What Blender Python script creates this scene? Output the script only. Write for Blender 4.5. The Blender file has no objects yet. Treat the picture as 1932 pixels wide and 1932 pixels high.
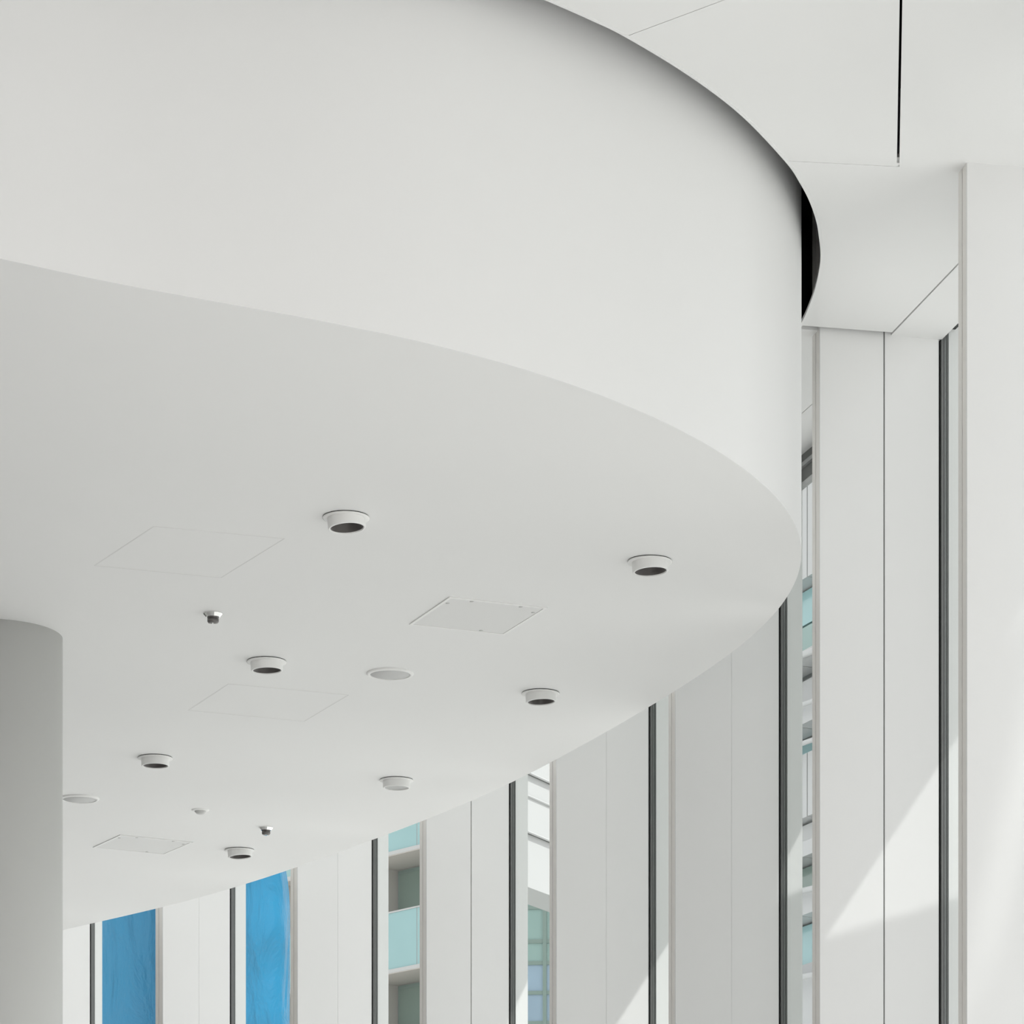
import bpy, bmesh, math, random
from mathutils import Vector, Matrix
from mathutils.geometry import tessellate_polygon
random.seed(7)
scene = bpy.context.scene
col = scene.collection

# ------------------------------------------------------------------ camera
S = 4.5                    # metres: height of the round soffit above the eye
EYE = 1.6
HC = 1.335                 # height of the upper ceiling above the eye, in units of S
FPX = 5900.0
cam_data = bpy.data.cameras.new('camera')
cam = bpy.data.objects.new('camera', cam_data)
col.objects.link(cam)
cam.location = (0, 0, EYE)
cam.rotation_euler = (math.pi / 2, 0, 0)
cam_data.sensor_width = 36.0
cam_data.lens = 36.0 * FPX / 1932.0
cam_data.shift_y = (2710.0 - 966.0) / 1932.0
cam_data.clip_end = 600
scene.camera = cam

# ------------------------------------------------------------------ light
world = bpy.data.worlds.new('world')
scene.world = world
world.use_nodes = True
bg = world.node_tree.nodes['Background']
bg.inputs[0].default_value = (1.0, 0.98, 1.0, 1)
bg.inputs[1].default_value = 1.58

ANG1 = 0.2413
SUN_A, SUN_B, SUN_C = 1.0, 0.35, 1.68       # in the frame of the window wall
_A = Vector((math.cos(ANG1), math.sin(ANG1), 0))
_B = Vector((-math.sin(ANG1), math.cos(ANG1), 0))
SUN_DIR = (-SUN_A * _A + SUN_B * _B + Vector((0, 0, -SUN_C))).normalized()
sun_data = bpy.data.lights.new('sun_offscreen', 'SUN')
sun_data.energy = 4.8
sun_data.angle = 0.005
sun_data.color = (1.0, 0.978, 0.958)
sun = bpy.data.objects.new('sun_offscreen', sun_data)
col.objects.link(sun)
sun.location = (20, -5, 40)
sun.rotation_euler = SUN_DIR.to_track_quat('-Z', 'Y').to_euler()

vs = scene.view_settings
vs.view_transform = 'Standard'
vs.look = 'None'
vs.gamma = 1.0
vs.use_curve_mapping = False
vs.exposure = -0.22

# ------------------------------------------------------------------ materials
MAT = {}
def mat(name, color, rough=0.6, metal=0.0, spec=0.3, noise=0.0, nscale=3.0, bump=0.0, bscale=20.0, coat=0.0):
    m = bpy.data.materials.new(name)
    m.use_nodes = True
    nt = m.node_tree
    b = nt.nodes['Principled BSDF']
    b.inputs['Base Color'].default_value = (*color, 1)
    b.inputs['Roughness'].default_value = rough
    b.inputs['Metallic'].default_value = metal
    b.inputs['Specular IOR Level'].default_value = spec
    b.inputs['Coat Weight'].default_value = coat
    if noise or bump:
        tc = nt.nodes.new('ShaderNodeTexCoord')
    if noise:
        n = nt.nodes.new('ShaderNodeTexNoise')
        n.inputs['Scale'].default_value = nscale
        n.inputs['Detail'].default_value = 4
        nt.links.new(tc.outputs['Object'], n.inputs['Vector'])
        r = nt.nodes.new('ShaderNodeMapRange')
        r.inputs['To Min'].default_value = 1 - noise
        r.inputs['To Max'].default_value = 1 + noise
        nt.links.new(n.outputs['Fac'], r.inputs['Value'])
        mx = nt.nodes.new('ShaderNodeVectorMath')
        mx.operation = 'SCALE'
        mx.inputs[0].default_value = color
        nt.links.new(r.outputs['Result'], mx.inputs['Scale'])
        nt.links.new(mx.outputs['Vector'], b.inputs['Base Color'])
    if bump:
        n2 = nt.nodes.new('ShaderNodeTexNoise')
        n2.inputs['Scale'].default_value = bscale
        n2.inputs['Detail'].default_value = 5
        nt.links.new(tc.outputs['Object'], n2.inputs['Vector'])
        bp = nt.nodes.new('ShaderNodeBump')
        bp.inputs['Strength'].default_value = bump
        nt.links.new(n2.outputs['Fac'], bp.inputs['Height'])
        nt.links.new(bp.outputs['Normal'], b.inputs['Normal'])
    MAT[name] = m
    return m

mat('soffit_paint', (0.85, 0.85, 0.842), 0.7, noise=0.006, nscale=0.6)
mat('fascia_paint', (0.85, 0.85, 0.842), 0.6, noise=0.006, nscale=0.6)
mat('ceiling_paint', (0.85, 0.85, 0.842), 0.65, noise=0.006, nscale=0.8)
mat('fin_paint', (0.85, 0.85, 0.842), 0.45, noise=0.008, nscale=1.2)
mat('edge_paint', (0.83, 0.81, 0.775), 0.4)
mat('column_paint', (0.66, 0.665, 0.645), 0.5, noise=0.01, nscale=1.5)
mat('wall_paint', (0.8, 0.8, 0.79), 0.6, noise=0.01)
mat('floor_stone', (0.87, 0.865, 0.855), 0.35, noise=0.04, nscale=1.5)
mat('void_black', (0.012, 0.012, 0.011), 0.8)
mat('frame_grey', (0.17, 0.175, 0.17), 0.35, metal=0.3)
mat('gap_black', (0.012, 0.012, 0.012), 0.6)
mat('lamp_white', (0.87, 0.87, 0.855), 0.45)
mat('lamp_dark', (0.085, 0.078, 0.075), 0.3, metal=0.2)
mat('lamp_inner', (0.16, 0.145, 0.14), 0.25, metal=0.5)
mat('lamp_lens', (0.42, 0.42, 0.41), 0.35)
mat('speaker_mesh', (0.6, 0.6, 0.595), 0.7, bump=0.2, bscale=400)
mat('panel_door', (0.78, 0.78, 0.77), 0.6)
mat('latch_grey', (0.55, 0.55, 0.54), 0.5)
mat('joint_grey', (0.74, 0.74, 0.73), 0.6)
mat('chrome', (0.75, 0.75, 0.74), 0.12, metal=1.0)
mat('nozzle_metal', (0.16, 0.155, 0.15), 0.3, metal=0.7)
mat('sensor_dome', (0.55, 0.55, 0.54), 0.3)
mat('trim_white', (0.85, 0.85, 0.84), 0.35)
# outdoors
mat('pavement', (0.5, 0.49, 0.47), 0.8, noise=0.1, nscale=0.5)
mat('render_white', (0.56, 0.57, 0.56), 0.7, noise=0.03, nscale=0.4)
mat('panel_white', (0.50, 0.51, 0.505), 0.45, noise=0.02, nscale=0.5)
mat('slab_beige', (0.66, 0.62, 0.58), 0.7, noise=0.03)
mat('glass_aqua', (0.27, 0.47, 0.48), 0.12, spec=0.6, noise=0.08, nscale=0.6)
mat('glass_dark', (0.20, 0.28, 0.24), 0.08, spec=0.5, noise=0.1, nscale=0.4)
mat('glass_green', (0.24, 0.38, 0.35), 0.08, spec=0.6, noise=0.15, nscale=0.35)
mat('glass_blue_reflection', (0.26, 0.38, 0.48), 0.08, spec=0.6, noise=0.25, nscale=0.5)
mat('mullion_green', (0.20, 0.28, 0.25), 0.4)
mat('louver_grey', (0.16, 0.165, 0.16), 0.5)
mat('steel_grey', (0.40, 0.41, 0.41), 0.4, metal=0.3)
mat('canopy_paint', (0.68, 0.68, 0.665), 0.6)

def blue_fabric(name, color, rough, spec):
    m = mat(name, color, rough, spec=spec, coat=0.0)
    nt = m.node_tree
    b = nt.nodes['Principled BSDF']
    tc = nt.nodes.new('ShaderNodeTexCoord')
    mp = nt.nodes.new('ShaderNodeMapping')
    mp.inputs['Scale'].default_value = (1.0, 1.0, 0.35)
    nt.links.new(tc.outputs['Object'], mp.inputs['Vector'])
    n = nt.nodes.new('ShaderNodeTexNoise')
    n.inputs['Scale'].default_value = 2.2
    n.inputs['Detail'].default_value = 7
    n.inputs['Distortion'].default_value = 0.6
    nt.links.new(mp.outputs['Vector'], n.inputs['Vector'])
    w = nt.nodes.new('ShaderNodeTexWave')
    w.wave_type = 'BANDS'
    w.bands_direction = 'Z'
    w.inputs['Scale'].default_value = 0.28
    w.inputs['Distortion'].default_value = 3.0
    w.inputs['Detail'].default_value = 3
    nt.links.new(tc.outputs['Object'], w.inputs['Vector'])
    ad = nt.nodes.new('ShaderNodeMath')
    ad.operation = 'MULTIPLY_ADD'
    ad.inputs[1].default_value = 0.35
    nt.links.new(w.outputs['Fac'], ad.inputs[0])
    nt.links.new(n.outputs['Fac'], ad.inputs[2])
    bp = nt.nodes.new('ShaderNodeBump')
    bp.inputs['Strength'].default_value = 0.8
    bp.inputs['Distance'].default_value = 0.25
    nt.links.new(ad.outputs[0], bp.inputs['Height'])
    nt.links.new(bp.outputs['Normal'], b.inputs['Normal'])
blue_fabric('blue_fabric', (0.004, 0.19, 0.36), 0.2, 0.32)

def glass_pane():
    m = bpy.data.materials.new('window_glass')
    m.use_nodes = True
    nt = m.node_tree
    nt.nodes.clear()
    out = nt.nodes.new('ShaderNodeOutputMaterial')
    tr = nt.nodes.new('ShaderNodeBsdfTransparent')
    tr.inputs['Color'].default_value = (0.948, 0.966, 0.961, 1)
    gl = nt.nodes.new('ShaderNodeBsdfGlossy')
    gl.inputs['Roughness'].default_value = 0.02
    gl.inputs['Color'].default_value = (0.9, 0.95, 0.93, 1)
    mx = nt.nodes.new('ShaderNodeMixShader')
    mx.inputs[0].default_value = 0.035
    nt.links.new(tr.outputs[0], mx.inputs[1])
    nt.links.new(gl.outputs[0], mx.inputs[2])
    nt.links.new(mx.outputs[0], out.inputs['Surface'])
    MAT['window_glass'] = m
glass_pane()

# ------------------------------------------------------------------ helpers
def tag(o, label=None, cat=None, group=None, kind=None):
    if label: o['label'] = label
    if cat: o['category'] = cat
    if group: o['group'] = group
    if kind: o['kind'] = kind
    return o

def empty(name, loc=(0, 0, 0), parent=None):
    o = bpy.data.objects.new(name, None)
    col.objects.link(o)
    o.empty_display_size = 0.1
    if parent: o.parent = parent
    o.location = loc
    return o

class MB:
    def __init__(self):
        self.bm = bmesh.new()
    def prism(self, poly, z0, z1):
        """plan polygon (metres, any winding) extruded between two heights"""
        bm = self.bm
        n = len(poly)
        area = sum(poly[i][0] * poly[(i + 1) % n][1] - poly[(i + 1) % n][0] * poly[i][1] for i in range(n))
        if area < 0: poly = poly[::-1]
        lo = [bm.verts.new((p[0], p[1], z0)) for p in poly]
        hi = [bm.verts.new((p[0], p[1], z1)) for p in poly]
        if n <= 4:
            bm.faces.new(lo[::-1]); bm.faces.new(hi)
        else:
            for t in tessellate_polygon([[Vector((p[0], p[1], 0)) for p in poly]]):
                for vs_, up in ((lo, False), (hi, True)):
                    a_, b_, c_ = (vs_[j].co for j in t)
                    ccw = (b_ - a_).cross(c_ - a_).z > 0
                    t_ = t if ccw == up else t[::-1]
                    try: bm.faces.new([vs_[j] for j in t_])
                    except ValueError: pass
        for i in range(n):
            bm.faces.new((lo[i], lo[(i + 1) % n], hi[(i + 1) % n], hi[i]))
        return self
    def obox(self, o, A, B, a0, a1, b0, b1, z0, z1):
        """box in a frame: origin o, plan axes A and B"""
        P = lambda a, b: (o[0] + a * A[0] + b * B[0], o[1] + a * A[1] + b * B[1])
        return self.prism([P(a0, b0), P(a1, b0), P(a1, b1), P(a0, b1)], z0, z1)
    def box(self, x0, x1, y0, y1, z0, z1):
        return self.prism([(x0, y0), (x1, y0), (x1, y1), (x0, y1)], z0, z1)
    def lathe(self, prof, n=48, mtx=None, cap0=False, cap1=False, facet=False):
        bm = self.bm
        rings = []
        for r, z in prof:
            rings.append([bm.verts.new((r * math.cos(2 * math.pi * i / n), r * math.sin(2 * math.pi * i / n), z)) for i in range(n)])
        fs = []
        for a, b in zip(rings, rings[1:]):
            for i in range(n):
                f = bm.faces.new((a[i], a[(i + 1) % n], b[(i + 1) % n], b[i]))
                f.smooth = not facet
                fs.append(f)
        if cap0: bm.faces.new(rings[0][::-1])
        if cap1: bm.faces.new(rings[-1])
        if mtx is not None:
            bmesh.ops.transform(bm, matrix=mtx, verts=[v for r in rings for v in r])
        return self
    def tube(self, p, q, r, n=10):
        p, q = Vector(p), Vector(q)
        d = (q - p)
        m = Matrix.Translation(p) @ d.to_track_quat('Z', 'Y').to_matrix().to_4x4()
        return self.lathe([(r, 0), (r, d.length)], n, m, True, True)
    def build(self, name, material, parent=None, loc=(0, 0, 0), normals=True, bevel=0):
        bm = self.bm
        if normals: bmesh.ops.recalc_face_normals(bm, faces=bm.faces[:])
        me = bpy.data.meshes.new(name)
        bm.to_mesh(me)
        bm.free()
        o = bpy.data.objects.new(name, me)
        col.objects.link(o)
        me.materials.append(MAT[material])
        if parent: o.parent = parent
        o.location = loc
        if bevel:
            md = o.modifiers.new('bevel', 'BEVEL')
            md.width = bevel
            md.segments = 2
            md.limit_method = 'ANGLE'
        return o

def copy_tree(o, parent=None):
    c = o.copy()
    col.objects.link(c)
    c.parent = parent
    for ch in list(o.children):
        copy_tree(ch, c)
    return c

def M(p): return (p[0] * S, p[1] * S)
def on_ceiling(u, v, h=1.0):
    """plan position (metres) of a point at height h*S above the eye"""
    w = 2710.0 - v
    return ((u - 966.0) / w * h * S, FPX / w * h * S)
Z1 = EYE + S               # round soffit
Z2 = EYE + HC * S          # upper ceiling
ZR = Z2 + 1.35             # roof slab underside
ZSTRIP = Z2 - 0.001   # lower ceiling strip along the glass

def catmull(pts, sub=6):
    out = []
    n = len(pts)
    for i in range(n - 1):
        p0 = Vector(pts[max(i - 1, 0)]); p1 = Vector(pts[i]); p2 = Vector(pts[i + 1]); p3 = Vector(pts[min(i + 2, n - 1)])
        for k in range(sub):
            t = k / sub
            out.append(0.5 * ((2 * p1) + (-p0 + p2) * t + (2 * p0 - 5 * p1 + 4 * p2 - p3) * t * t + (-p0 + 3 * p1 - 3 * p2 + p3) * t ** 3))
    out.append(Vector(pts[-1]))
    return [(p.x, p.y) for p in out]

# ------------------------------------------------------------------ plan data (units of S)
OUT = [(-0.434, 2.6554), (-0.3459, 2.7105), (-0.2532, 2.76), (-0.1603, 2.8096), (-0.0717, 2.865), (0.0099, 2.9294), (0.0838, 3.0023),
       (0.1497, 3.0831), (0.2071, 3.171), (0.255, 3.2647), (0.2923, 3.363), (0.3174, 3.4644), (0.3299, 3.5677), (0.331, 3.6719),
       (0.3223, 3.7762), (0.3055, 3.8795), (0.2823, 3.9815), (0.2542, 4.0825), (0.2228, 4.1824), (0.1896, 4.2816), (0.155, 4.3802),
       (0.1192, 4.4784), (0.0822, 4.5761), (0.0441, 4.6735), (0.0042, 4.7703), (-0.038, 4.866), (-0.083, 4.9604), (-0.1307, 5.0535),
       (-0.1803, 5.1456), (-0.231, 5.2371), (-0.2822, 5.3284), (-0.3341, 5.4191), (-0.3872, 5.5092), (-0.442, 5.5983), (-0.4989, 5.6861),
       (-0.5582, 5.7724), (-0.6202, 5.8566), (-0.6852, 5.9385), (-0.7523, 6.0187), (-0.8204, 6.0982), (-0.888, 6.178)]
OUTX = [(-2.55, 1.4), (-1.5, 2.0), (-0.9, 2.36), (-0.62, 2.536)] + OUT + [(-1.1, 6.43), (-1.6, 7.02), (-2.55, 8.14)]
DRUM = [M(p) for p in catmull(OUTX, 6)]
CUT_R = [(0.034, 2.9065), (0.0718, 2.9423), (0.1091, 2.9813), (0.1735, 3.0648), (0.2323, 3.1582), (0.2868, 3.2726), (0.3072, 3.3283),
         (0.3223, 3.3785), (0.3349, 3.4334), (0.3437, 3.4883), (0.3492, 3.5305), (0.3522, 3.5737), (0.3532, 3.6398), (0.3504, 3.7127), (0.3465, 3.7579)]
CUT_L = [(p[0] + 0.016, p[1] - 0.029) for p in OUTX[:8]]
P_, M_, T_ = 0.1523, 0.0130, 0.0284
EXT = {2: 0.0225, 4: 0.0229, 5: 0.0224, 6: 0.0244, 7: 0.0189}
LEFT = {0: (0.477, 3.2773), 1: (0.3713, 3.7686), 2: (0.2248, 4.2924), 3: (0.0676, 4.7342), 4: (-0.1418, 5.2042), 5: (-0.387, 5.6486),
        6: (-0.6781, 6.0761), 7: (-0.9966, 6.4548)}
def ang(k): return 0.2413 + 0.0609 * (k - 1) + 0.0041 * (k - 1) ** 2 if k >= 0 else ang(0) - 0.05 * (0 - k)
def AX(k):
    a = ang(k)
    return (math.cos(a), math.sin(a)), (-math.sin(a), math.cos(a))
for k in (-1, -2, -3):
    a = ang(k + 0.5)
    LEFT[k] = (LEFT[k + 1][0] + 0.506 * math.sin(a), LEFT[k + 1][1] - 0.506 * math.cos(a))
a = ang(7.5)
LEFT[8] = (LEFT[7][0] - 0.506 * math.sin(a), LEFT[7][1] + 0.506 * math.cos(a))
def FP(k, a, b=0.0):
    """plan point of fin k: a along its depth, b along its thickness (units of S)"""
    A, B = AX(k)
    L = LEFT[k]
    return (L[0] + a * A[0] + b * B[0], L[1] + a * A[1] + b * B[1])
KS = list(range(-3, 9))

# ------------------------------------------------------------------ floor and far walls
fl = MB().box(-14, 30, -14, 60, -0.3, 0).build('floor', 'floor_stone')
tag(fl, 'pale polished stone floor of the lobby', kind='structure')
g8 = M(FP(8, P_ + M_))
wl = MB().box(-13.2, -12.9, -8, g8[1] + 8, 0, ZR).build('wall_left', 'wall_paint')
tag(wl, 'plain white wall far to the left of the lobby', kind='structure')
wf = MB().prism([g8, (g8[0] + 0.2, g8[1] + 0.25), (-12.9, g8[1] + 7.9), (-12.9, g8[1] + 7.6)], 0, ZR).build('wall_far', 'wall_paint')
tag(wf, 'plain white wall beyond the last window', kind='structure')

# ------------------------------------------------------------------ upper ceiling
ceiling = tag(empty('ceiling', (0, 0, 0)), 'flat white upper ceiling with thin joints around the curved opening', kind='structure')
cutL = catmull(CUT_L + [CUT_R[0], CUT_R[1]], 6)
i_end = min(range(len(cutL)), key=lambda i: math.hypot(cutL[i][0] - CUT_R[0][0], cutL[i][1] - CUT_R[0][1]))
cutR = catmull(CUT_R, 6)
def idx(lst, p): return min(range(len(lst)), key=lambda i: math.hypot(lst[i][0] - p[0], lst[i][1] - p[1]))
J1a, J2a, Sb = CUT_R[2], CUT_R[5], (0.4045, 3.2874)
i1, i2 = idx(cutR, J1a), idx(cutR, J2a)
X0 = (0.345, 2.779)
ZF = 1.45                                    # front edge of the high ceiling; the ceiling is lower before it
ZLOW = 5.3
SE = (0.3601 - 0.0444 * (2.9065 - ZF) / 0.381, ZF)
e2 = (0.4595, 3.7813)
edge = [FP(k, 0.0895) for k in (0, -1, -2, -3)]
edge.append((edge[-1][0] + 0.06, ZF))
ic = min(i for i, p in enumerate(cutL) if p[1] > ZF + 0.01)
poly0 = cutL[ic:i_end] + cutR[:i1 + 1] + [X0, SE, (cutL[ic][0], ZF)]
off = lambda p, d: (p[0] + d[0], p[1] + d[1])
dj = (0.0009 * 0.65, 0.0009 * 0.76)
poly1 = [off(cutR[i1], dj)] + cutR[i1 + 1:i2 + 1] + [Sb, off(X0, dj)]
sw = 0.0027
poly2 = [off(J2a, (0, 0.0009))] + cutR[i2 + 1:] + [e2] + edge + [(SE[0] + sw, SE[1]), (Sb[0] + sw, Sb[1]), (Sb[0] + sw, Sb[1] + 0.0009), (Sb[0], Sb[1] + 0.0009)]
for pl in (poly0, poly1, poly2):
    MB().prism([M(p) for p in pl], Z2, Z2 + 0.012).build('ceiling_panel', 'ceiling_paint', ceiling)
# shallow backing behind the narrow joints
def strip(p, q, w, z0, z1, name, material, parent):
    d = Vector((q[0] - p[0], q[1] - p[1])).normalized()
    n = Vector((-d.y, d.x)) * w
    return MB().prism([(p[0] + n.x, p[1] + n.y), (q[0] + n.x, q[1] + n.y), (q[0] - n.x, q[1] - n.y), (p[0] - n.x, p[1] - n.y)], z0, z1).build(name, material, parent)
strip(M((0.1150, 2.9763)), M(X0), 0.03, Z2 + 0.012, Z2 + 0.03, 'joint_backing', 'louver_grey', ceiling)
strip(M((0.2930, 3.2728)), M((Sb[0] + 0.002, Sb[1] + 0.0005)), 0.03, Z2 + 0.004, Z2 + 0.03, 'joint_backing', 'ceiling_paint', ceiling)
strip(M((Sb[0] - 0.002 + 0.0013, Sb[1] - 0.017)), M((Sb[0] + 0.0013, Sb[1] + 0.001)), 0.03, Z2 + 0.012, Z2 + 0.03, 'joint_backing', 'latch_grey', ceiling)
# lower ceiling strip along the glass and behind the first full fin
near = [M(FP(k, 0.0895 + 0.0016)) for k in (1, 0, -1, -2, -3)] + [M(FP(k, P_ + 0.3 * M_)) for k in (-3, -2, -1, 0, 1)]
MB().prism(near, ZSTRIP, ZSTRIP + 0.05).build('window_head_panel', 'ceiling_paint', ceiling)
inner = [(p[0] + 0.02, p[1] + 0.012) for p in OUT[14::3]]
gl = lambda k, o: M(FP(k, P_ + 0.3 * M_ - o))
ow = 0.29 / S
back = [M((0.343, 3.7690)), M((0.4515, 3.7930))] + [M(FP(1, P_ - ow, 0.004))] + [gl(k, ow) for k in range(2, 9)] + [(-11.0, g8[1] + 5)] + [M(p) for p in inner[::-1]]
MB().prism(back, ZSTRIP, ZSTRIP + 0.05).build('window_head_panel', 'ceiling_paint', ceiling)
stripw = [gl(k, 0.0) for k in range(8, 1, -1)] + [M(FP(1, P_ + 0.3 * M_, 0.004)), M(FP(1, P_ - ow + 0.0012, 0.004))] + [gl(k, ow - 0.0012) for k in range(2, 9)]
MB().prism(stripw, ZSTRIP, ZSTRIP + 0.05).build('window_head_panel', 'ceiling_paint', ceiling)
# thin metal edge around the curved opening
full_cut = cutL[:i_end] + cutR
bm_ = MB()
pts = [Vector(M(p)) for p in full_cut]
for i in range(len(pts) - 1):
    def nrm(j):
        a_ = pts[max(j - 1, 0)]; b_ = pts[min(j + 1, len(pts) - 1)]
        t_ = (b_ - a_).normalized()
        return Vector((t_.y, -t_.x))
    n0, n1 = nrm(i), nrm(i + 1)
    w_in, w_out = -0.004, 0.010
    p, q = pts[i], pts[i + 1]
    bm_.prism([tuple(p + n0 * w_in), tuple(q + n1 * w_in), tuple(q + n1 * w_out), tuple(p + n0 * w_out)], Z2 - 0.005, Z2 + 0.014)
tag(bm_.build('trim_1', 'trim_white'), 'thin white metal edge around the curved ceiling opening', kind='structure')

# roof and dark void above the ceiling
void = tag(empty('ceiling_void'), 'dark void above the upper ceiling seen through the curved gap', kind='structure')
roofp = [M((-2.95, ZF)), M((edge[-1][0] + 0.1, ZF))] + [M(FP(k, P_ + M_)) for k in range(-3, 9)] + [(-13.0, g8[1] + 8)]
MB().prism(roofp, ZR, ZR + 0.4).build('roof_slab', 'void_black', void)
low = tag(empty('ceiling_low'), 'lower white ceiling over the entrance side of the lobby', kind='structure')
MB().prism([M(p) for p in ((-2.95, -1.8), (1.35, -1.8), (1.35, ZF), (-2.95, ZF))], ZLOW, ZLOW + 0.35).build('ceiling_panel', 'ceiling_paint', low)
strip(M((-2.95, ZF)), M((1.35, ZF)), 0.06, ZLOW, ZR + 0.4, 'bulkhead', 'wall_paint', low)

# ------------------------------------------------------------------ round drum: fascia + soffit
drum = tag(empty('ceiling_drum', (0, 0, 0)), 'large white curved drum with smooth flat soffit hung below the ceiling', kind='structure')
m = MB()
lo = [m.bm.verts.new((p[0], p[1], Z1)) for p in DRUM]
hi = [m.bm.verts.new((p[0], p[1], ZR + 0.01)) for p in DRUM]
for i in range(len(DRUM) - 1):
    f = m.bm.faces.new((lo[i], lo[i + 1], hi[i + 1], hi[i]))
    f.smooth = True
fas = m.build('fascia', 'fascia_paint', drum)
m = MB()
vv = [m.bm.verts.new((p[0], p[1], Z1)) for p in DRUM]
for t in tessellate_polygon([[Vector((p[0], p[1], 0)) for p in DRUM]]):
    m.bm.faces.new([vv[j] for j in t])
for f in m.bm.faces:
    f.normal_update()
    if f.normal.z > 0: f.normal_flip()
m.build('soffit', 'soffit_paint', drum, normals=False)

# ------------------------------------------------------------------ window wall: fins
wall = tag(empty('wall_right'), 'curved window wall of deep white vertical fins', kind='structure')
for k in range(-3, 9):
    A, B = AX(k)
    L = M(LEFT[k])
    e_ = EXT.get(k, 0.021) * S
    P, m_, T = P_ * S, M_ * S, T_ * S
    top = ZR
    fin = MB().obox(L, A, B, 0.012, P - 0.016, 0.014, T - 0.004, 0, top).build('fin', 'fin_paint', wall)
    jw = {1: 0.004, 4: 0.0035}.get(k, 0.0012)
    jd = 0.538 * P
    MB().obox(L, A, B, 0.0, jd - jw, 0.0, 0.0145, 0, top).build('face_panel', 'fin_paint', fin)
    MB().obox(L, A, B, jd + jw, P, 0.0, 0.0145, 0, top).build('face_panel', 'fin_paint', fin)
    if k not in (1, 4):
        MB().obox(L, A, B, jd - 0.02, jd + 0.02, 0.0025, 0.012, 0, top).build('joint_backing', 'fin_paint', fin)
    else:
        MB().obox(L, A, B, jd - 0.02, jd + 0.02, 0.011, 0.014, 0, top).build('joint_backing', 'frame_grey', fin)
    # nose of the fin: two flat strips with a groove between
    MB().obox(L, A, B, 0.0, 0.013, 0.0146, 0.52 * T, 0, top).build('edge_strip', 'edge_paint', fin)
    MB().obox(L, A, B, 0.0, 0.013, 0.60 * T, T, 0, top).build('edge_strip', 'edge_paint', fin)
    # black joint, then the metal mullion and the outdoor end of the fin
    MB().obox(L, A, B, P - 0.016, P + 0.014, 0.02, T - 0.004, 0, top).build('dark_gap', 'gap_black', fin)
    MB().obox(L, A, B, P + m_, P + m_ + e_, 0.0, T, 0, top + 0.4).build('outer_panel', 'fin_paint', fin)

# windows
for n_, k in enumerate(range(7, -3, -1), 1):
    win = tag(empty('window_%d' % n_), 'tall narrow window of clear greenish glass between two fins', kind='structure')
    A, B = AX(k)
    L = M(LEFT[k])
    P, m_, T = P_ * S, M_ * S, T_ * S
    mu = MB()
    g = 0.014
    wd = (m_ - g) / 3.0
    mu.obox(L, A, B, P + g, P + g + wd * 0.9, -0.004, T, 0, ZR)
    mu.obox(L, A, B, P + g + wd * 0.9, P + g + wd * 1.15, 0.012, T, 0, ZR)
    mu.obox(L, A, B, P + g + wd * 1.15, P + g + wd * 2.1, 0.0, T, 0, ZR)
    mu.obox(L, A, B, P + g + wd * 2.1, P + g + wd * 2.4, 0.014, T, 0, ZR)
    mu.obox(L, A, B, P + g + wd * 2.4, P + m_, 0.004, T, 0, ZR)
    mu.build('mullion', 'frame_grey', win)
    p0 = Vector(M(FP(k, P_ + 0.62 * M_, 0.0)))
    p1 = Vector(M(FP(k - 1, P_ + 0.62 * M_, T_)))
    strip(tuple(p0), tuple(p1), 0.006, 0.06, Z2 + 0.1, 'pane', 'window_glass', win)
    strip(tuple(p0), tuple(p1), 0.04, 0.0, 0.07, 'sill', 'frame_grey', win)
    if k >= 2:
        hr = strip(tuple(p0), tuple(p1), 0.035, Z2 - 0.06, Z2 + 0.02, 'head_frame', 'louver_grey', win)
        strip(tuple(p0), tuple(p1), 0.05, Z2 - 0.085, Z2 - 0.06, 'head_rail', 'steel_grey', hr)
        strip(tuple(p0), tuple(p1), 0.03, Z2 - 0.165, Z2 - 0.085, 'head_blind', 'frame_grey', hr)
    # wall above the window head, black paint standing for shade in the curved gap
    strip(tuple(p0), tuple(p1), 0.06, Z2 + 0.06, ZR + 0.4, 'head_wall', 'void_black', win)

# ------------------------------------------------------------------ roof canopy outside the glass
D_CAN, Z_CAN = 2.6, 9.75
can = MB()
inn = [M(FP(k, P_ + M_)) for k in range(-3, 9)]
DK = {0: 2.1, 1: 2.97, 2: 2.45, 3: 3.3, 4: 2.6}
dk = lambda k: DK.get(k, 2.1 if k < 0 else 2.8) / S
outp = []
for k in range(-3, 9):
    outp.append(M(FP(k, P_ + M_ + dk(k))))
    if k == 3:                               # the canopy steps back beyond this fin
        q0, q1 = FP(3, P_ + M_ + 2.72 / S), FP(4, P_ + M_ + 2.72 / S)
        outp.append(M((q0[0] + 0.1 * (q1[0] - q0[0]), q0[1] + 0.1 * (q1[1] - q0[1]))))
can.prism(inn + outp[::-1], Z_CAN, Z_CAN + 0.35)
tag(can.build('canopy', 'canopy_paint'), 'flat roof canopy projecting outside above the windows', kind='structure')

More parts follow.
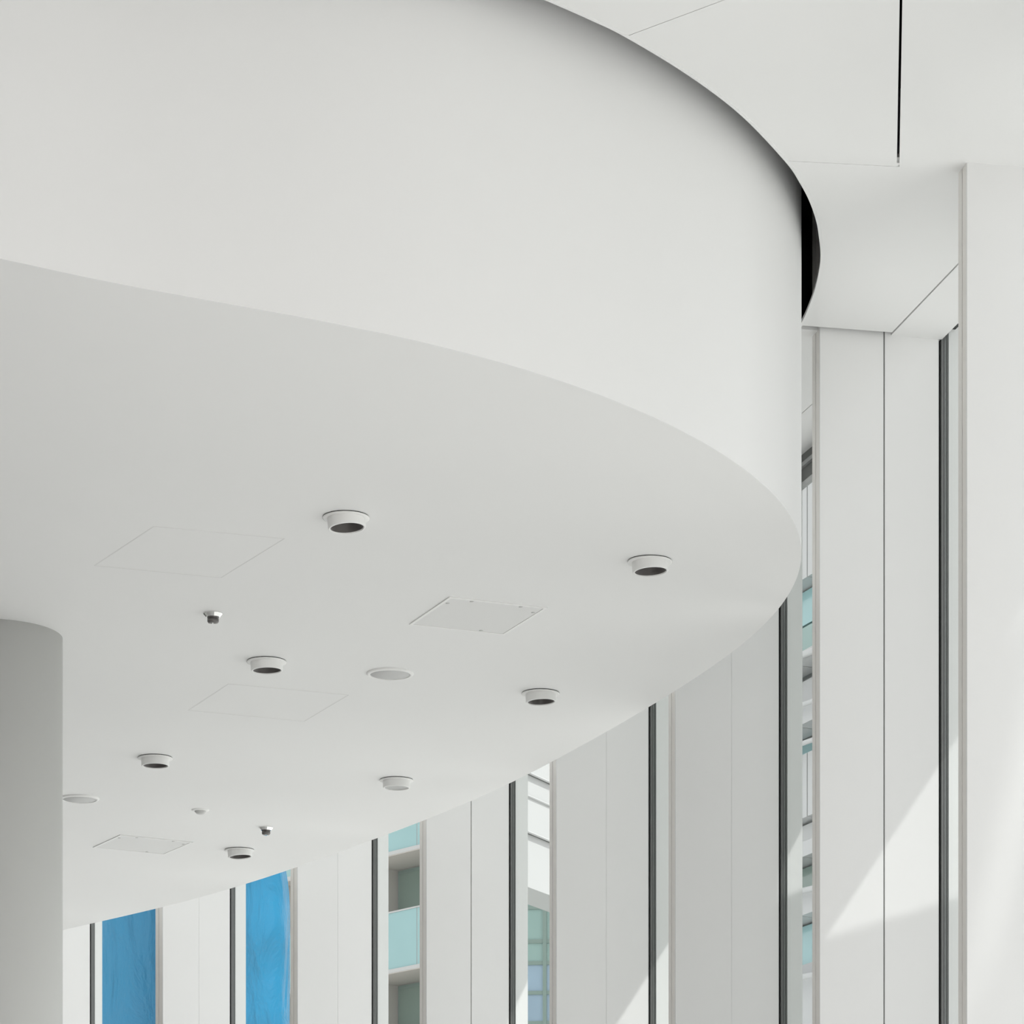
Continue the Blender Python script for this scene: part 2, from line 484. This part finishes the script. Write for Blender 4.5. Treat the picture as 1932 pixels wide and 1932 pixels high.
# ------------------------------------------------------------------ block and plates added out of view to shape the sun patches
blockers = tag(empty('added_sun_blockers'), 'unseen white block and plates added outside to block the sun', kind='structure')
def sun_blocker_box(k, c1, b0, b1, a0=5.0, depth=5.0):
    A, B = AX(k)
    o_ = M(FP(k, P_ + 0.5 * M_))
    zt_ = EYE + c1 + a0 * 1.68
    MB().obox(o_, A, B, a0, a0 + depth, b0, b1, -0.3, zt_).build('sun_blocker_box', 'render_white', blockers)
def sun_blocker_plate(k, poly, bo, name='shadow_blade'):
    """added upright plate outside, bo metres before fin k, cut to shape its sun patch"""
    A, B = AX(k)
    A3, B3 = Vector((*A, 0)), Vector((*B, 0))
    g_ = Vector((*M(FP(k, P_ + 0.5 * M_)), EYE))
    t = bo / SUN_DIR.dot(B3)
    m_ = MB()
    fr = [g_ + A3 * a_ + Vector((0, 0, max(h_, -1.7 - 0 * a_))) - SUN_DIR * t for a_, h_ in poly]
    for p_ in fr:
        if p_.z < EYE - SUN_DIR.z * t - 1.65: p_.z = 0.0
    v0 = [m_.bm.verts.new(p_) for p_ in fr]
    v1 = [m_.bm.verts.new(p_ - B3 * 0.012) for p_ in fr]
    n_ = len(fr)
    m_.bm.faces.new(v0); m_.bm.faces.new(v1[::-1])
    for i in range(n_):
        m_.bm.faces.new((v0[i], v0[(i + 1) % n_], v1[(i + 1) % n_], v1[i]))
    m_.build(name, 'render_white', blockers)
sun_blocker_box(1, 2.6, -2.6, -0.4)
sun_blocker_plate(2, [(-1.2, 4.2), (-0.03, 4.2), (-0.03, 3.35), (0.3, 3.5), (0.3, -9), (-1.2, -9)], 0.7)
sun_blocker_plate(1, [(-1.3, 2.50), (-0.61, 2.73), (-0.08, 2.90), (0.10, 2.96), (0.10, -9), (-1.3, -9)], 0.7)
sun_blocker_plate(0, [(-1.3, -9), (-0.72, -9), (-0.72, 1.9), (-0.69, 2.22), (-0.42, 3.40), (-0.30, 3.95), (-1.3, 3.95)], 2.6)
sun_blocker_plate(0, [(-0.70, -9), (-0.69, 1.95), (-0.63, 2.05), (-0.43, 2.80), (-0.22, 3.55), (0.5, 5.2), (0.5, -9)], 2.6)

# ------------------------------------------------------------------ column
cx, cy = on_ceiling(-15, 1201)
cr = 132.0 / FPX * cy
column = tag(empty('column', (cx, cy, 0)), 'round grey painted column carrying the soffit', 'column')
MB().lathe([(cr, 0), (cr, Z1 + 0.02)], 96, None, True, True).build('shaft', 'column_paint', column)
MB().lathe([(cr + 0.02, 0.0), (cr + 0.02, 0.12), (cr, 0.12)], 96, None).build('base_ring', 'frame_grey', column)

# ------------------------------------------------------------------ fittings on the soffit
def px_size(px, v): return px / (2710.0 - v) * S
def downlight(u, v, tilt, tilt_dir, label, lens=False, blob=0.0):
    x, y = on_ceiling(u, v)
    o = tag(empty('downlight', (x, y, Z1)), label, 'downlight', 'round white downlights on the soffit')
    R = 0.1145
    MB().lathe([(R - 0.003, 0.0), (R - 0.003, -0.006)], 64).build('dark_gap', 'gap_black', o)  # black ring stands in for the shade in the flange gap
    MB().lathe([(0.080, -0.004), (R, -0.0045), (R, -0.009), (R - 0.006, -0.011), (0.080, -0.010)], 64).build('flange', 'lamp_white', o)
    r = 0.0925
    ax = Vector((math.cos(tilt_dir), math.sin(tilt_dir), 0))
    mt = Matrix.Rotation(tilt, 4, ax)
    h = 0.058
    MB().lathe([(r, 0.03), (r, -h + 0.004), (r - 0.0015, -h), (r - 0.009, -h - 0.0005), (r - 0.0105, -h + 0.002), (r - 0.0115, -h + 0.012)], 64, mt).build('can', 'lamp_white', o)
    if lens:
        MB().lathe([(0.0005, -h + 0.008), (r - 0.010, -h + 0.006)], 64, mt).build('lens', 'lamp_lens', o)
    else:
        rf = MB().lathe([(r - 0.011, -h + 0.006), (r - 0.0135, -h + 0.007), (r - 0.018, -h + 0.02), (0.045, 0.004)], 64, mt).build('reflector', 'lamp_dark', o)
        MB().lathe([(0.0005, 0.001), (0.046, 0.005)], 48, mt).build('bulb', 'lamp_inner', o)
    return o
downlight(653, 975, -0.085, 1.2, 'white downlight with the most tilted can, on the widest part of the soffit')
downlight(1226, 1058, -0.07, 1.3, 'white downlight nearest the rounded outer end of the drum')
downlight(503, 1247, -0.035, 1.6, 'white downlight between a chrome sprinkler and a round flush speaker')
downlight(1020, 1307, -0.05, 1.4, 'white downlight with dark aperture by the soffit rim, next to the pale-lensed downlight')
downlight(293, 1429, -0.01, 1.5, 'white downlight near the column, between it and the small dome sensor')
downlight(748, 1471, 0.0, 1.5, 'white downlight with pale grey lens near the soffit rim', lens=True)
downlight(452, 1603, -0.08, 1.3, 'white downlight beside a sprinkler, close to the window with the blue tank')

def speaker(u, v, label):
    x, y = on_ceiling(u, v)
    o = tag(empty('ceiling_speaker', (x, y, Z1)), label, 'speaker', 'round flush speakers on the soffit')
    R = 0.139
    MB().lathe([(R, 0.0), (R, -0.006), (R - 0.006, -0.011), (R - 0.02, -0.013), (R - 0.022, -0.009)], 64).build('rim', 'lamp_white', o)
    MB().lathe([(0.0005, -0.011), (R - 0.0235, -0.0095), (R - 0.0215, -0.006)], 64).build('grille', 'speaker_mesh', o)
    return o
speaker(736, 1270, 'round white flush speaker with grey grille in mid soffit')
speaker(150, 1506, 'round white flush speaker with grey grille beside the column')

def sprinkler(u, v, label):
    x, y = on_ceiling(u, v)
    o = tag(empty('sprinkler', (x, y, Z1)), label, 'sprinkler', 'chrome fire sprinklers on the soffit')
    MB().lathe([(0.053, 0.0), (0.053, -0.004), (0.038, -0.022), (0.034, -0.022)], 14, facet=True).build('escutcheon', 'chrome', o)
    MB().lathe([(0.0315, -0.004), (0.0315, -0.028), (0.029, -0.028), (0.029, -0.030), (0.0315, -0.030), (0.0315, -0.046), (0.027, -0.053), (0.016, -0.055), (0.0005, -0.0555)], 32).build('nozzle', 'nozzle_metal', o)
    MB().lathe([(0.0345, -0.0035), (0.0345, -0.0215)], 32).build('collar', 'gap_black', o)
    d = MB()
    d.box(-0.018, 0.018, -0.003, 0.003, -0.060, -0.052)
    d.box(-0.003, 0.003, -0.018, 0.018, -0.060, -0.052)
    d.build('deflector', 'chrome', o)
    return o
sprinkler(402, 1157, 'chrome fire sprinkler on open soffit, next to the hatch edge')
sprinkler(502, 1561, 'chrome fire sprinkler between the small dome sensor and a downlight')

x, y = on_ceiling(378, 1528)
o = tag(empty('motion_sensor', (x, y, Z1)), 'small white dome sensor on the soffit', 'sensor')
MB().lathe([(0.064, 0.0), (0.062, -0.005), (0.046, -0.009), (0.040, -0.009)], 40).build('base', 'lamp_white', o)
MB().lathe([(0.042, -0.008), (0.041, -0.013), (0.030, -0.026), (0.018, -0.0315), (0.0005, -0.032)], 40).build('dome', 'sensor_dome', o)

def access_panel(corners, label):
    c = [Vector(on_ceiling(*p)) for p in corners]     # near-left, near-right, far-right, far-left
    mid = sum(c, Vector((0, 0))) / 4
    ex = ((c[1] - c[0]) + (c[2] - c[3])).normalized()
    ey = Vector((-ex.y, ex.x))
    w = ((c[1] - c[0]).length + (c[2] - c[3]).length) / 4
    h = ((c[3] - c[0]).length + (c[2] - c[1]).length) / 4
    o = tag(empty('access_panel', (mid.x, mid.y, Z1)), label, 'access panel', 'square access panels on the soffit')
    o.rotation_euler = (0, 0, math.atan2(ex.y, ex.x))
    fr = MB()
    fw = 0.016
    fr.box(-w, w, -h, -h + fw, -0.006, 0)
    fr.box(-w, w, h - fw, h, -0.006, 0)
    fr.box(-w, -w + fw, -h + fw, h - fw, -0.006, 0)
    fr.box(w - fw, w, -h + fw, h - fw, -0.006, 0)
    fr.build('frame', 'lamp_white', o)
    MB().box(-w + fw + 0.0005, w - fw - 0.0005, -h + fw + 0.0005, h - fw - 0.0005, -0.004, 0).build('door', 'panel_door', o)
    for lx, ly in ((-0.5 * w, -h + 0.035), (0.5 * w, -h + 0.035), (-w + 0.035, -0.62 * h), (w - 0.035, -0.62 * h), (0.45 * w, h - 0.035)):
        MB().lathe([(0.011, -0.0035), (0.011, -0.0055), (0.0005, -0.0058)], 16).build('latch', 'latch_grey', o, (lx, ly, 0))
    return o
access_panel([(850, 1125), (1035.7, 1146.5), (949.4, 1195.3), (770, 1177.3)], 'square white access panel between the outer-end downlight and a speaker')
access_panel([(226.7, 1574.7), (365, 1588), (310.3, 1611.1), (175.3, 1597.9)], 'square white access panel between the column and the dome sensor')

def hatch(corners, label):
    c = [Vector(on_ceiling(*p)) for p in corners]
    mid = sum(c, Vector((0, 0))) / 4
    c = [p - mid for p in c]
    o = tag(empty('flush_hatch', (mid.x, mid.y, Z1)), label, 'hatch', 'flush painted hatches in the soffit')
    MB().prism([tuple(p * 0.985) for p in c], -0.0005, 0.0).build('door', 'soffit_paint', o)
    for i in range(4):
        p, q = c[i], c[(i + 1) % 4]
        w = 0.0022 if i in (1, 2) else 0.0011
        d_ = (q - p).normalized()
        n_ = Vector((-d_.y, d_.x)) * w
        MB().prism([tuple(p + n_), tuple(q + n_), tuple(q - n_), tuple(p - n_)], -0.0008, 0.0).build('joint_line', 'joint_grey', o)
    return o
hatch([(431, 1290), (658, 1311), (574, 1361), (355, 1340)], 'flush painted hatch with hairline joints, beside the mid-soffit speaker')
hatch([(290, 993), (537, 1016), (417, 1090), (178, 1067)], 'flush painted hatch with hairline joints, near the most tilted downlight')

# ------------------------------------------------------------------ outdoors
gp = MB().box(-120, 160, -60, 260, -0.6, -0.32).build('ground', 'pavement')
tag(gp, 'grey street paving outside', kind='structure')

def at(u, Y): return ((u - 966.0) / FPX * Y, Y)
def hz(v, Y): return EYE + (2710.0 - v) / FPX * Y

# apartment building with balconies, seen between two fins
def facade_frame(u, Y, dirx, diry):
    d = Vector((dirx, diry)).normalized()
    n = Vector((-d.y, d.x))
    p = Vector(at(u, Y))
    if n.dot(-p) < 0: n = -n
    return p, d, n                # origin, along, outwards (towards the lobby)
p, d, n = facade_frame(762, 90, -0.796, 1.0)
apt = tag(empty('apartment_building', (p.x, p.y, 0)), 'apartment building with white balcony slabs and aqua glass balustrades', 'building')
def fbox(mb, a0, a1, b0, b1, z0, z1):       # a along facade, b depth (positive behind the front)
    return mb.obox((0, 0), (d.x, d.y), (-n.x, -n.y), a0, a1, b0, b1, z0, z1)
W0, W1 = -2.6, 14.0
zt = hz(1612, 90.6)
st = hz(1612, 90.6) - hz(1834, 90.6)
fbox(MB(), W0, W1, 1.6, 12, -0.3, zt + 3 * st).build('core', 'render_white', apt)
for i in range(-5, 3):
    zf = zt + i * st
    fbox(MB(), W0 - 0.2, W1, 0.0, 1.6, zf - 0.07, zf).build('balcony_slab', 'slab_beige', apt)
    fbox(MB(), W0 - 0.2, W1, -0.02, 0.02, zf - 0.05, zf + 0.06).build('slab_edge', 'panel_white', apt)
    for j in range(8):
        a0 = W0 + j * 2.05
        b_ = fbox(MB(), a0 + 0.01, a0 + 2.03, 0.05, 0.08, zf + 0.06, zf + 1.7).build('balustrade', 'glass_aqua', apt)
        fbox(MB(), a0 - 0.05, a0 + 2.05, 0.03, 0.1, zf + 1.7, zf + 1.745).build('handrail', 'panel_white', b_)
        fbox(MB(), a0 - 0.03, a0 + 0.0, 0.05, 0.12, zf, zf + 1.7).build('post', 'steel_grey', b_)
    for j in range(4):
        a0 = W0 + 1.3 + j * 4.1
        w_ = fbox(MB(), a0, a0 + 3.55, 1.5, 1.6, zf + 0.1, zf + st - 0.2).build('window', 'glass_dark', apt)
        fbox(MB(), a0 - 0.1, a0 + 3.65, 1.53, 1.61, zf + 0.0, zf + st - 0.1).build('window_frame', 'mullion_green', w_)
    for j in range(4):
        a0 = W0 + 0.9 + j * 4.1
        fbox(MB(), a0, a0 + 0.3, 0.3, 1.6, zf, zf + st - 0.07).build('partition', 'slab_beige', apt)

# white panelled block above a green glazed facade
p, d, n = facade_frame(1016, 70, 0.472, 1.0)
wb = tag(empty('panelled_building', (p.x, p.y, 0)), 'white panelled block with thin rails overhanging a green glazed facade', 'building')
zs = [hz(1673, 70), hz(1580, 70), hz(1513, 70), hz(1469, 70), hz(1420, 70), hz(1360, 70)]
for i in range(5):
    for j in range(4):
        a0 = -3.2 + j * 2.4
        fbox(MB(), a0, a0 + 2.38, -0.05 * (i % 2), 0.3, zs[i] + 0.02, zs[i + 1] - 0.02).build('cladding_panel', 'panel_white', wb)
    r_ = MB()
    r_.tube((d.x * -3.2 + n.x * 0.06, d.y * -3.2 + n.y * 0.06, zs[i + 1]), (d.x * 6.4 + n.x * 0.06, d.y * 6.4 + n.y * 0.06, zs[i + 1] + 0.0), 0.03)
    r_.build('rail', 'panel_white', wb)
fbox(MB(), -3.2, 6.4, 0.25, 0.9, zs[0], zs[5] + 2).build('core', 'render_white', wb)
fbox(MB(), -3.2, 6.4, -0.06, 0.9, zs[0] - 0.12, zs[0] + 0.03).build('base_edge', 'panel_white', wb)
# green curtain wall below
p2, d2, n2 = facade_frame(1016, 84, -0.99, 0.12)
d, n = d2, n2
go = Vector((p2.x - p.x, p2.y - p.y))
def gbox(mb, a0, a1, b0, b1, z0, z1):
    return mb.obox((go.x, go.y), (d.x, d.y), (-n.x, -n.y), a0, a1, b0, b1, z0, z1)
zh = [hz(v, 84) for v in (2060, 1995, 1930, 1873, 1817, 1776, 1712, 1650, 1590)]
ah = [-5.4, -4.1, -2.8, -1.5, -0.17, 1.1]
gbox(MB(), -5.4, 1.1, 0.25, 4, -0.3, zh[-1]).build('glazed_core', 'mullion_green', wb)
for i in range(len(zh) - 1):
    for j in range(len(ah) - 1):
        gbox(MB(), ah[j] + 0.04, ah[j + 1] - 0.04, 0.02, 0.06, zh[i] + 0.04, zh[i + 1] - 0.04).build('window_pane', 'glass_blue_reflection' if i < 4 else 'glass_green', wb)  # lower panes coloured blue for the reflection in the glass
    gbox(MB(), -5.4, 1.1, -0.02, 0.2, zh[i] - 0.05, zh[i] + 0.05).build('transom', 'mullion_green', wb)
for a_ in ah:
    gbox(MB(), a_ - 0.05, a_ + 0.05, -0.04, 0.2, zh[0], zh[-1]).build('mullion', 'mullion_green', wb)

# white tower with louvres, glass bands and pipes in the narrowest window
Y3 = 52.0
p, d, n = facade_frame(1523, Y3, -0.36, 1.0)
tw = tag(empty('white_tower', (p.x, p.y, 0)), 'white tower with dark louvres, aqua glass bands and pipes', 'building')
fbox(MB(), -5, 5, 0.6, 8, -0.3, hz(560, Y3) + 14.0).build('core', 'render_white', tw)  # extra height added out of view to shade the tank by the column
bands = [(2060, 1945, 'panel_white', 0.0), (1940, 1850, 'panel_white', -0.1), (1845, 1812, 'steel_grey', 0.15), (1808, 1735, 'glass_aqua', 0.25),
         (1730, 1690, 'panel_white', -0.15), (1682, 1622, 'glass_dark', 0.3), (1618, 1590, 'panel_white', -0.1), (1588, 1545, 'render_white', 0.2),
         (1540, 1420, 'panel_white', 0.0), (1412, 1378, 'glass_aqua', 0.35), (1374, 1338, 'panel_white', -0.2), (1334, 1276, 'panel_white', 0.1),
         (1272, 1262, 'steel_grey', 0.3), (1258, 1240, 'panel_white', -0.25), (1236, 1212, 'glass_aqua', 0.2), (1208, 1160, 'glass_green', 0.3),  # the thin grey band stands in for a shadow line
         (1156, 1092, 'glass_aqua', 0.3), (1088, 905, 'panel_white', 0.0), (900, 882, 'louver_grey', 0.2), (879, 873, 'panel_white', -0.05),
         (871, 856, 'louver_grey', 0.25), (852, 700, 'panel_white', 0.0), (696, 560, 'render_white', 0.05)]
for i, (v0, v1, mt_, dep) in enumerate(bands):
    z0, z1 = hz(v0, Y3), hz(v1, Y3)
    nm = {'glass_aqua': 'window_pane', 'glass_green': 'window_pane', 'glass_dark': 'window_pane', 'louver_grey': 'louvre', 'steel_grey': 'beam_and_shade'}.get(mt_, 'cladding_panel')
    if nm == 'louvre':
        q = 4
        for s_ in range(q):
            zz = z0 + (z1 - z0) * s_ / q
            fbox(MB(), -5, 5, dep - 0.05, dep + 0.25, zz, zz + (z1 - z0) / q * 0.6).build('louvre', mt_, tw)
    else:
        for j in range(4):
            a0 = -5 + j * 2.5
            fbox(MB(), a0 + 0.02, a0 + 2.48, dep, dep + 0.5, z0, z1).build(nm, mt_, tw)
for v_, rr in ((1250, 0.06), (1343, 0.04), (1415, 0.04), (1690, 0.05), (1850, 0.05)):
    z_ = hz(v_, Y3)
    MB().tube((d.x * -5 + n.x * 0.35, d.y * -5 + n.y * 0.35, z_ - 0.3), (d.x * 5 + n.x * 0.35, d.y * 5 + n.y * 0.35, z_ + 0.3), rr).build('pipe', 'panel_white', tw)

# two tall blue wrapped tanks
def tank(u, Y, rad, v_top, lean, label, fabric):
    x, y = at(u, Y)
    zt_ = hz(v_top, Y)
    o = tag(empty('wrapped_tank', (x, y, -0.32)), label, 'tank', 'blue wrapped tanks outside')
    prof = []
    H_ = zt_ + 0.32
    hd = rad * 2.2
    for i in range(25):
        t = i / 24.0
        prof.append((rad * (0.96 + 0.04 * t), (H_ - hd) * t))
    for i in range(1, 17):
        t = i / 16.0 * math.pi / 2
        prof.append((max(rad * math.cos(t), 0.001), H_ - hd + hd * math.sin(t)))
    sh = Matrix.Identity(4)
    sh[0][2] = lean
    MB().lathe(prof, 72, sh).build('cover', fabric, o)
    MB().lathe([(rad * 0.95, 0), (rad * 0.95, 0.35), (rad * 0.93, 0.36)], 48).build('plinth', 'render_white', o)
    return o
tank(455, 48, 0.75, 1520, 0.0, 'tall blue wrapped tank catching the sun, beside the apartment building', 'blue_fabric')
tank(262, 50, 0.85, 1500, 0.0, 'tall blue wrapped tank outside the window nearest the column', 'blue_fabric')
